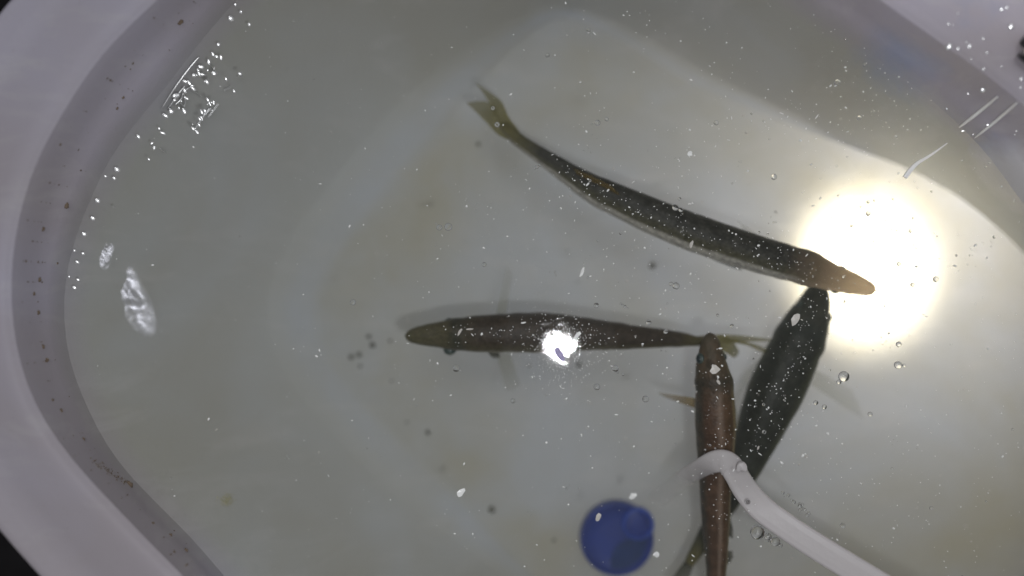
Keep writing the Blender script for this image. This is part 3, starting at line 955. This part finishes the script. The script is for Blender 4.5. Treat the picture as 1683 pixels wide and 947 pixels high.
FL = 'pale flakes floating on the water'
flake('fish_scale', blob_pts(1175, 607, 8), .0003, M['flake'], 'round pale fish scale floating over the striped fish head', 'scale', FL)
flake('fish_scale', blob_pts(1307, 526, 6, 1.9, R(118)), .0003, M['flake'], 'long ragged pale scale floating over the black fish', 'scale', FL)
flake('flake', blob_pts(756, 545, 2.6, 3.0, R(-58)), .0003, M['flake'], 'short pale rod floating on the brown fish shoulder, slanted one', 'flake', FL)
flake('flake', blob_pts(772, 541, 1.9, 3.4, R(-5)), .0003, M['flake'], 'thin pale rod floating on the brown fish shoulder, level one', 'flake', FL)
flake('flake', blob_pts(758, 809, 5.5, 1.5, R(-50)), .0003, M['speck'], 'bright white fleck in open water below the brown fish', 'flake', FL)
flake('flake', blob_pts(1136, 402, 3, 2.2, R(-70)), .0003, M['flake'], 'small pale fleck on the dark back of the curved fish', 'flake', FL)
flake('flake', blob_pts(1134, 253, 4, 1.1), .0003, M['speck'], 'round cream fleck in water above the curved fish', 'flake', FL)
flake('flake', blob_pts(1181, 628, 2.5, 1.7, R(50)), .0003, M['flake'], 'tiny fleck just behind the round fish scale', 'flake', FL)
flake('flake', blob_pts(957, 447, 3, 2.8, R(-65)), -.006, M['speck'], 'soft pale streak of matter above the brown fish', 'flake', FL)
flake('flake', blob_pts(1040, 815, 5, 1.3, R(-40)), -.02, M['speck'], 'cream fleck floating just beyond the blue cap', 'flake', FL)
flake('flake', blob_pts(1078, 911, 5, 1.2), -.01, M['speck'], 'larger cream fleck beside the blue cap', 'flake', FL)
flake('flake', blob_pts(983, 850, 4, 1.8, R(-60)), -.004, M['flake'], 'curled pale fleck floating over the blue cap', 'flake', FL)

VIO = mat_simple('violet_notch', (0.40, 0.37, 0.56), 0.6, 0.2, 0.3, 700)  # violet fleck added to cut the notch in the flash reflection
flake('flake', [(911, 574), (918, 570), (922, 576), (926, 583), (929, 592), (923, 594), (918, 588), (913, 582)], .0006, VIO, 'violet notch in the white flash reflection, added as a fleck', 'flake', FL)
flake('flake', blob_pts(949, 551, 3, 3.0, R(-42)), .0004, M['speck'], 'bright spur at the corner of the flash reflection', 'flake', FL)
# dark dirt lying on the floor
DG = 'dark dirt crumbs on the tub floor'
def crumb(u, v, r, z, label, mat=None, group=DG, squash=.55):
    bm = bmesh.new()
    bmesh.ops.create_icosphere(bm, subdivisions=2, radius=1)
    c = W(u, v, z)
    rr = r * px(z)
    off = Vector((rng.random() * 50, rng.random() * 50, 0))
    vs = [c + Vector((v_.co.x, v_.co.y, v_.co.z * squash)) * rr * (1 + .55 * noise.noise(v_.co * 1.6 + off)) for v_ in bm.verts]
    fs = [tuple(x.index for x in f.verts) for f in bm.faces]
    bm.free()
    o = mesh_obj('dirt_crumb', vs, fs, mat or M['dirt'])
    return tag(o, label, 'dirt', group)
for u, v, r, lab in [(606, 553, 5, 'roundest dark crumb of the group ahead of the brown fish'), (612, 567, 6.5, 'double dark crumb ahead of the brown fish'),
                     (641, 560, 4, 'small faint crumb closest to the brown fish snout'), (577, 587, 6.5, 'fuzzy dark crumb furthest from the brown fish snout'),
                     (590, 583, 6, 'long dark crumb beside the fuzzy one ahead of the brown fish'), (592, 602, 4, 'thin trailing crumb below the group ahead of the brown fish'),
                     (703, 711, 5.5, 'single dark crumb lying alone below the brown fish head'), (669, 694, 3, 'small crumb near the single dark one below the brown fish'),
                     (644, 626, 3, 'tiny crumb below the brown fish snout'), (786, 237, 5, 'dark crumb beside the forked tail'), (870, 600, 4, 'dark crumb under the brown fish belly'),
                     (952, 600, 6, 'dark crumb just past the flash reflection'), (1072, 437, 7, 'grey smudged crumb between the two long fish'), (911, 888, 4, 'crumb on the floor beside the blue cap'),
                     (808, 838, 8, 'wide faint crumb on the floor ahead of the blue cap')]:
    zz = ZF + .001
    crumb(u, v, r * .68, zz, lab, M['faint'] if 'faint' in lab or 'fuzzy' in lab or 'smudged' in lab or 'under' in lab or 'past' in lab or 'beside' in lab else None, DG, .3)

# ---- tub wall frame: height of the wall / rim under a picture point (ray down through the lens)
bpy.context.view_layer.update()
dg = bpy.context.evaluated_depsgraph_get()
tub_parts = [o for o in tub.children]
def on_tub(u, v):
    o0 = Vector((0, 0, H))
    d = (W(u, v, 0) - o0).normalized()
    best = None
    for o in tub_parts:
        mi = o.matrix_world.inverted()
        ok, loc, nrm, _ = o.ray_cast(mi @ o0, (mi.to_3x3() @ d).normalized())
        if ok:
            p = o.matrix_world @ loc
            if best is None or p.z > best[0].z:
                n_ = (o.matrix_world.to_3x3() @ nrm).normalized()
                best = (p, n_ if n_.z > 0 else -n_)
    return best if best else (W(u, v, 0), Vector((0, 0, 1)))

RG = 'brown dirt spots on the tub rim'
for u, v, r, lab in [(108, 338, 7, 'largest olive dirt spot on the tub rim beside the glints'), (70, 376, 5, 'brown dirt spot on the rim below the largest olive spot'), (64, 460, 5, 'smeared dirt spot halfway along the rim'),
                     (55, 483, 4, 'faint dirt dot next to the smeared one on the rim'), (62, 514, 5, 'reddish dirt spot at the outermost bend of the rim'), (70, 570, 5.5, 'black centred dirt spot on the rim'),
                     (76, 592, 5, 'brown dirt spot just below the black centred one'), (100, 675, 4.5, 'small dirt spot on the lower rim above the long smear'), (137, 722, 4, 'dirt dot between the small spot and the long smear on the rim'),
                     (212, 797, 8, 'big dark dirt lump at the end of the long smear on the rim'), (296, 35, 7, 'dim brown dirt spot high on the rim'), (202, 160, 3.5, 'small black dirt mark on the rim near the bright streaks'),
                     (218, 104, 3, 'tiny dark dirt mark high on the rim'), (192, 178, 3.5, 'brown dirt dot under the black mark on the rim'), (280, 880, 4, 'dirt dot low on the rim'), (305, 905, 5, 'brown dirt patch lowest on the rim')]:
    p, n_ = on_tub(u, v)
    crumb(u, v, r * .8, p.z, lab, M['rust'], RG, .25)
p, n_ = on_tub(178, 775)
def surf_strip(name, pts, width, mat, lift=0.0004, parent=None, n=24, thick=.0006, taper=True):
    """thin raised streak that follows the tub surface"""
    sp = spline(pts, n)
    P = []
    for u, v in sp:
        q, nn = on_tub(u, v)
        P.append((q + nn * lift, nn))
    verts, faces = [], []
    prof = [(-1, 0), (-.6, .8), (0, 1), (.6, .8), (1, 0), (0, -.5)]
    m = len(prof)
    for i in range(n):
        t = (P[min(n - 1, i + 1)][0] - P[max(0, i - 1)][0]).normalized()
        nn = P[i][1]
        s = t.cross(nn).normalized()
        f = i / (n - 1)
        w = width * S * ((math.sin(math.pi * (0.08 + 0.84 * f)) ** .6) if taper else 1)
        for a, b in prof:
            verts.append(P[i][0] + s * w * a + nn * thick * b)
    for i in range(n - 1):
        for j in range(m):
            k_ = (j + 1) % m
            faces.append((i * m + j, i * m + k_, (i + 1) * m + k_, (i + 1) * m + j))
    faces.append(tuple(range(m - 1, -1, -1)))
    faces.append(tuple((n - 1) * m + j for j in range(m)))
    return mesh_obj(name, verts, faces, mat, parent)
gs = []
for _ in range(90):
    f_ = rng.random()
    uu, vv = 150 + 58 * f_ + rng.gauss(0, 2.2), 756 + 38 * f_ + rng.gauss(0, 2.2)
    pp, nn_ = on_tub(uu, vv)
    gs.append((pp, S * rng.uniform(.5, 1.8)))
SMEAR_AT = gs

OCH = mat_simple('ochre_stain', (0.37, 0.35, 0.24), 0.8, 0.1, 0.2, 500)
p, n_ = on_tub(372, 822)
gs = []
for _ in range(150):
    uu, vv = rng.gauss(372, 6), rng.gauss(822, 4.5)
    pp, nn_ = on_tub(uu, vv)
    gs.append((pp - Vector((0, 0, .0002)), S * rng.uniform(.8, 2.0)))
cloud('silt', OCH, gs, 'yellowish patch of silt on the sloping wall under water', 'silt')
cloud('dirt_smear', M['rust'], SMEAR_AT, 'long brown dirt smear along the lower rim', 'dirt')
gs = []
for _ in range(260):
    a_ = rng.uniform(.62, 1.38) * math.pi
    i_ = int((a_ / (2 * math.pi) + .5) * NR) % NR
    f_ = min(.8, max(.2, rng.gauss(.55, .14)))
    q_ = wl[i_].lerp(rg[i_], f_)
    uu, vv = CX + q_.x / px(q_.z), CY - q_.y / px(q_.z)
    pp, nn_ = on_tub(uu, vv)
    gs.append((pp, S * min(2.6, rng.lognormvariate(-.1, .5))))
cloud('ledge_grime', M['rust'], gs, 'fine brown grime gathered along the ledge of the tub rim', 'grime')
# pale raised streaks on the wall plastic, far upper side
PALE = mat_simple('pale_plastic', (0.88, 0.87, 0.84), 0.35, 0.5, 0.1, 500)
SLIVER = mat_simple('pale_sliver', (0.92, 0.91, 0.89), 0.3, 1.0, 0.04, 500, 0.5)
o = ribbon('white_sliver', [(1487, 292, .0006, 3.6, 0), (1496, 280, .0006, 3.8, 0), (1508, 268, .0006, 3.0, 0), (1528, 256, .0005, 2.2, 0), (1556, 236, .0004, 1.0, 0)], SLIVER, None, 24, 0.0012)  # added on the water, standing in for a pale streak on the wall
tag(o, 'short pale thread set on the water for a pale wall streak beyond the glow', 'sliver')
surf_strip('pale_streak', [(1575, 210), (1605, 187), (1640, 158)], 3, PALE, .0003, tub)
surf_strip('pale_streak', [(1604, 225), (1640, 196), (1672, 168)], 2.6, PALE, .0003, tub)
surf_strip('pale_streak', [(1655, 300), (1668, 325), (1680, 352)], 3, PALE, .0003, tub)

# small black thing at the far side of the rim
BLK = mat_simple('black_rubber', (0.012, 0.012, 0.013), 0.35, 0.5, 0.3, 400)
q, nn = on_tub(1684, 82)
clip = empty('black_clip', q, 'small black rubber clip gripping the wall at the picture edge', 'clip')
def box_blob(name, pts, z0, z1, mat, parent):
    n = len(pts)
    vs = [W(u, v, z0) for u, v in pts] + [W(u, v, z1) for u, v in pts]
    cu, cv = sum(p[0] for p in pts) / n, sum(p[1] for p in pts) / n
    vs += [W(cu + (u - cu) * .8, cv + (v - cv) * .8, z1 + .0012) for u, v in pts]
    fs = []
    for i in range(n):
        j = (i + 1) % n
        fs += [(i, j, n + j, n + i), (n + i, n + j, 2 * n + j, 2 * n + i)]
    fs.append(tuple(2 * n + i for i in range(n)))
    return mesh_obj(name, vs, fs, mat, parent, False)
box_blob('jaw', [(1676, 70), (1683, 60), (1700, 54), (1720, 60), (1722, 78), (1690, 80), (1680, 78)], q.z - .002, q.z + .004, BLK, clip)
box_blob('jaw', [(1671, 90), (1682, 91), (1722, 86), (1722, 108), (1700, 112), (1684, 104), (1677, 98)], q.z - .002, q.z + .004, BLK, clip)
box_blob('glint_block', [(1682, 76), (1716, 76), (1716, 92), (1682, 92)], q.z - .002, q.z + .002, M['flake'], clip)  # pale block between the jaws, its colour standing in for a white glint

# ------------------------------------------------------------------ wet glints on the wall above the water
FLASH = Vector(flash.location)
EYEP = Vector((0, 0, H))
def half_vec(p):
    return ((FLASH - p).normalized() + (EYEP - p).normalized()).normalized()
GG = 'water drops on the tub wall'
DM = ball_mesh('water_drop', 12, 8)
DM.materials.append(M['droplet'])
def drop(u, v, r, label, group=GG, sx=1.0, ang=0.0):
    p, nn = on_tub(u, v)
    if p.z < 0: p = W(u, v, 0.0003); nn = Vector((0, 0, 1))
    o = bpy.data.objects.new('water_drop', DM)
    o.location = p + nn * r * S * .3
    nn = (half_vec(p) + Vector((rng.gauss(0, .05), rng.gauss(0, .05), 0))).normalized()
    o.rotation_euler = (nn.to_track_quat('Z', 'Y') @ Matrix.Rotation(ang, 3, 'Z').to_quaternion()).to_euler()
    o.scale = (r * S * sx, r * S, r * S * .3)
    col.objects.link(o)
    return tag(o, label, 'drop', group)
for u, v, r, lab in [(193, 279, 5, 'bright star of a water drop highest in the row along the waterline'), (188, 293, 3, 'small drop just below the bright star drop'), (174, 290, 2.5, 'tiny drop beside the bright star drop'), (161, 330, 4.5, 'second bright drop down the waterline row'),
                     (153, 359, 4, 'third bright drop down the waterline row'), (139, 385, 4.2, 'fourth bright drop down the waterline row'), (123, 412, 2.5, 'small drop of a close pair in the waterline row'), (137, 417, 3, 'larger drop of a close pair in the waterline row'),
                     (128, 431, 3.5, 'drop just under the close pair on the waterline'), (114, 455, 2, 'small drop near the end of the waterline row'), (129, 460, 3, 'drop beside the last small one in the waterline row'), (123, 473, 3.6, 'lowest bright drop of the waterline row'),
                     (380, 31, 5, 'bright star of a water drop high at the top of the wall'), (396, 20, 3, 'small drop beside the high star drop'), (387, 8, 2.6, 'topmost tiny drop on the wall'), (410, 41, 3, 'thin drop past the high star drop')]:
    drop(u, v, r, lab)
for _ in range(30):
    f = rng.random()
    u, v = 275 + 95 * f + rng.gauss(0, 7), 185 - 95 * f + rng.gauss(0, 9)
    drop(u, v, rng.uniform(1.2, 4.2), 'water drop in the cluster along the upper wall', 'upper cluster of wall drops', rng.uniform(1, 1.8), rng.uniform(0, 3))
for _ in range(20):
    f = rng.random()
    u, v = 318 + 42 * f + rng.gauss(0, 4), 215 - 60 * f + rng.gauss(0, 4)
    drop(u, v, rng.uniform(1, 3), 'water drop in the narrow slanting cluster on the wall', 'narrow cluster of wall drops', rng.uniform(1, 2), R(55) + rng.uniform(-.3, .3))
for u, v in ((268, 219), (262, 212), (254, 243), (250, 236), (228, 225), (245, 262), (395, 122), (385, 150), (372, 130)):
    drop(u, v, rng.uniform(1.8, 3.2), 'stray water drop on the wall below the clusters', 'stray wall drops', rng.uniform(1, 2), rng.uniform(0, 3))
for _ in range(34):
    u, v = rng.gauss(1610, 48), rng.gauss(110, 70)
    if v - 190 < (u - 1560) * 1.25 and u < 1680 and v > -5:
        drop(u, v, min(2.6, rng.lognormvariate(.1, .5)), 'water drop on the far wall near the black clip', 'drops on the far wall', rng.uniform(1, 2), rng.uniform(0, 3))
for u, v, r, lab in ((1559, 77, 5, 'brightest lone water drop on the far bluish wall'), (1660, 45, 4.5, 'large water drop near the upper corner of the far wall'), (1616, 147, 4, 'oblong water drop above the pale streaks')):
    drop(u, v, r, lab, 'drops on the far wall')
class GLOSS: m = mat_sheen('wet_streak', 0.75, 0.34, 300, 0.0001)
for pts, w, lab in (([(264, 177), (288, 140), (312, 108), (326, 92)], 1.3, 'long thin bright wet streak running up the wall'),
                    ([(274, 178), (290, 155), (302, 140)], .9, 'short thin wet streak beside the long one'),
                    ([(285, 172), (296, 162), (300, 152), (303, 166), (301, 174), (295, 168)], 1.3, 'looped wet streak among the upper drops'),
                    ([(262, 243), (272, 251)], 1.0, 'tiny slanting wet streak below the drop clusters'),
                    ([(300, 150), (308, 144), (316, 142), (322, 147)], 1.2, 'arched wet streak over the looped one'),
                    ([(312, 146), (322, 152), (330, 158)], .9, 'fine wet streak crossing the upper drops'),
                    ([(330, 124), (338, 122), (342, 130)], 1.0, 'hooked wet streak among the topmost cluster drops'),
                    ([(344, 106), (350, 112), (356, 120)], .9, 'short wet streak at the head of the upper cluster'),
                    ([(318, 212), (328, 198), (336, 186), (346, 176)], 1.6, 'broken bright wet streak through the narrow cluster'),
                    ([(340, 192), (348, 182), (358, 168)], 1.0, 'second wet streak beside the narrow cluster'),
                    ([(366, 148), (378, 142)], 1.2, 'wet streak above the narrow cluster'),
                    ([(388, 126), (398, 125)], 1.0, 'level wet streak highest of the narrow cluster')):
    o = surf_strip('wet_streak', pts, w * 1.3, GLOSS.m, .0005, None, 18, .0005)
    tag(o, lab, 'streak', 'wet streaks on the tub wall')

def glint_patch(name, outline, mat, label, cat, group, amp, freq, seed, skew=(0, 0)):  # film added to carry the wavy flash reflection on the wall
    """added wrinkled clear film leaning so that part of it mirrors the flash"""
    us, vs_ = [p[0] for p in outline], [p[1] for p in outline]
    cu, cv = sum(us) / len(us), sum(vs_) / len(vs_)
    c, _n = on_tub(cu, cv)
    nrm = half_vec(c)
    q = nrm.to_track_quat('Z', 'Y').to_matrix()
    ex, ey = q @ Vector((1, 0, 0)), q @ Vector((0, 1, 0))
    prof = spline(outline, 40, True)
    verts, faces = [c + nrm * .001], []
    nr = 14
    rad_prev = None
    for k_ in range(1, nr + 1):
        f = k_ / nr
        for u, v in prof:
            uu, vv = cu + (u - cu) * f, cv + (v - cv) * f
            # meet the tilted plane through c along the view ray
            o0 = EYEP
            d = (W(uu, vv, 0) - o0).normalized()
            t = (c - o0).dot(nrm) / d.dot(nrm)
            p = o0 + d * t
            h = amp * noise.noise(Vector((uu * freq + seed, vv * freq * 1.3, seed))) + amp * .5 * noise.noise(Vector((uu * freq * 2.7, vv * freq * 3.1 + seed, 3)))
            verts.append(p + nrm * (.0012 + h))
    m = len(prof)
    for j in range(m):
        faces.append((0, 1 + j, 1 + (j + 1) % m))
    for k_ in range(nr - 1):
        for j in range(m):
            a = 1 + k_ * m
            faces.append((a + j, a + m + j, a + m + (j + 1) % m, a + (j + 1) % m))
    o = mesh_obj(name, verts, faces, mat)
    at = o.data.attributes.new('fade', 'FLOAT', 'POINT')
    at.data.foreach_set('value', [1.0] + [max(0.0, (1 - (k_ / nr) ** 1.5) * min(1, .55 + .9 * max(0, noise.noise(Vector((q_[0] * .035, q_[1] * .035, seed))) + .3))) for k_ in range(1, nr + 1) for q_ in prof])
    return tag(o, label, cat, group)
glint_patch('glint_film', [(166, 426), (184, 412), (206, 424), (230, 456), (252, 500), (258, 546), (244, 560), (218, 540), (190, 500), (166, 460)], M['flash_glint'],
          'wavy flash reflection low on the wall beside the waterline drops, made as a leaning film', 'film', None, .0011, .022, 3.1)
glint_patch('glint_film', [(162, 400), (176, 398), (188, 402), (184, 424), (178, 442), (164, 440)], M['flash_glint'],
          'small ribbed flash reflection above the larger wavy one, made as a leaning film', 'film', None, .0004, .10, 8.4)

# water skin round the flash reflection
vs, fs = [W(920, 572, .0002)], []
nseg, nrg = 64, 10
for k_ in range(1, nrg + 1):
    for i in range(nseg):
        a = 2 * math.pi * i / nseg
        rr = 95 * k_ / nrg * (1 + .08 * noise.noise(Vector((math.cos(a) * 2, math.sin(a) * 2, 1))))
        vs.append(W(920 + rr * math.cos(a), 572 + rr * math.sin(a), .0002))
for i in range(nseg):
    fs.append((0, 1 + i, 1 + (i + 1) % nseg))
for k_ in range(nrg - 1):
    for i in range(nseg):
        a = 1 + k_ * nseg
        fs.append((a + i, a + nseg + i, a + nseg + (i + 1) % nseg, a + (i + 1) % nseg))
o = mesh_obj('water_film', vs, fs, M['film'])
tag(o, kind='stuff', label='patch of still water surface mirroring the white flash over the brown fish', cat='film')
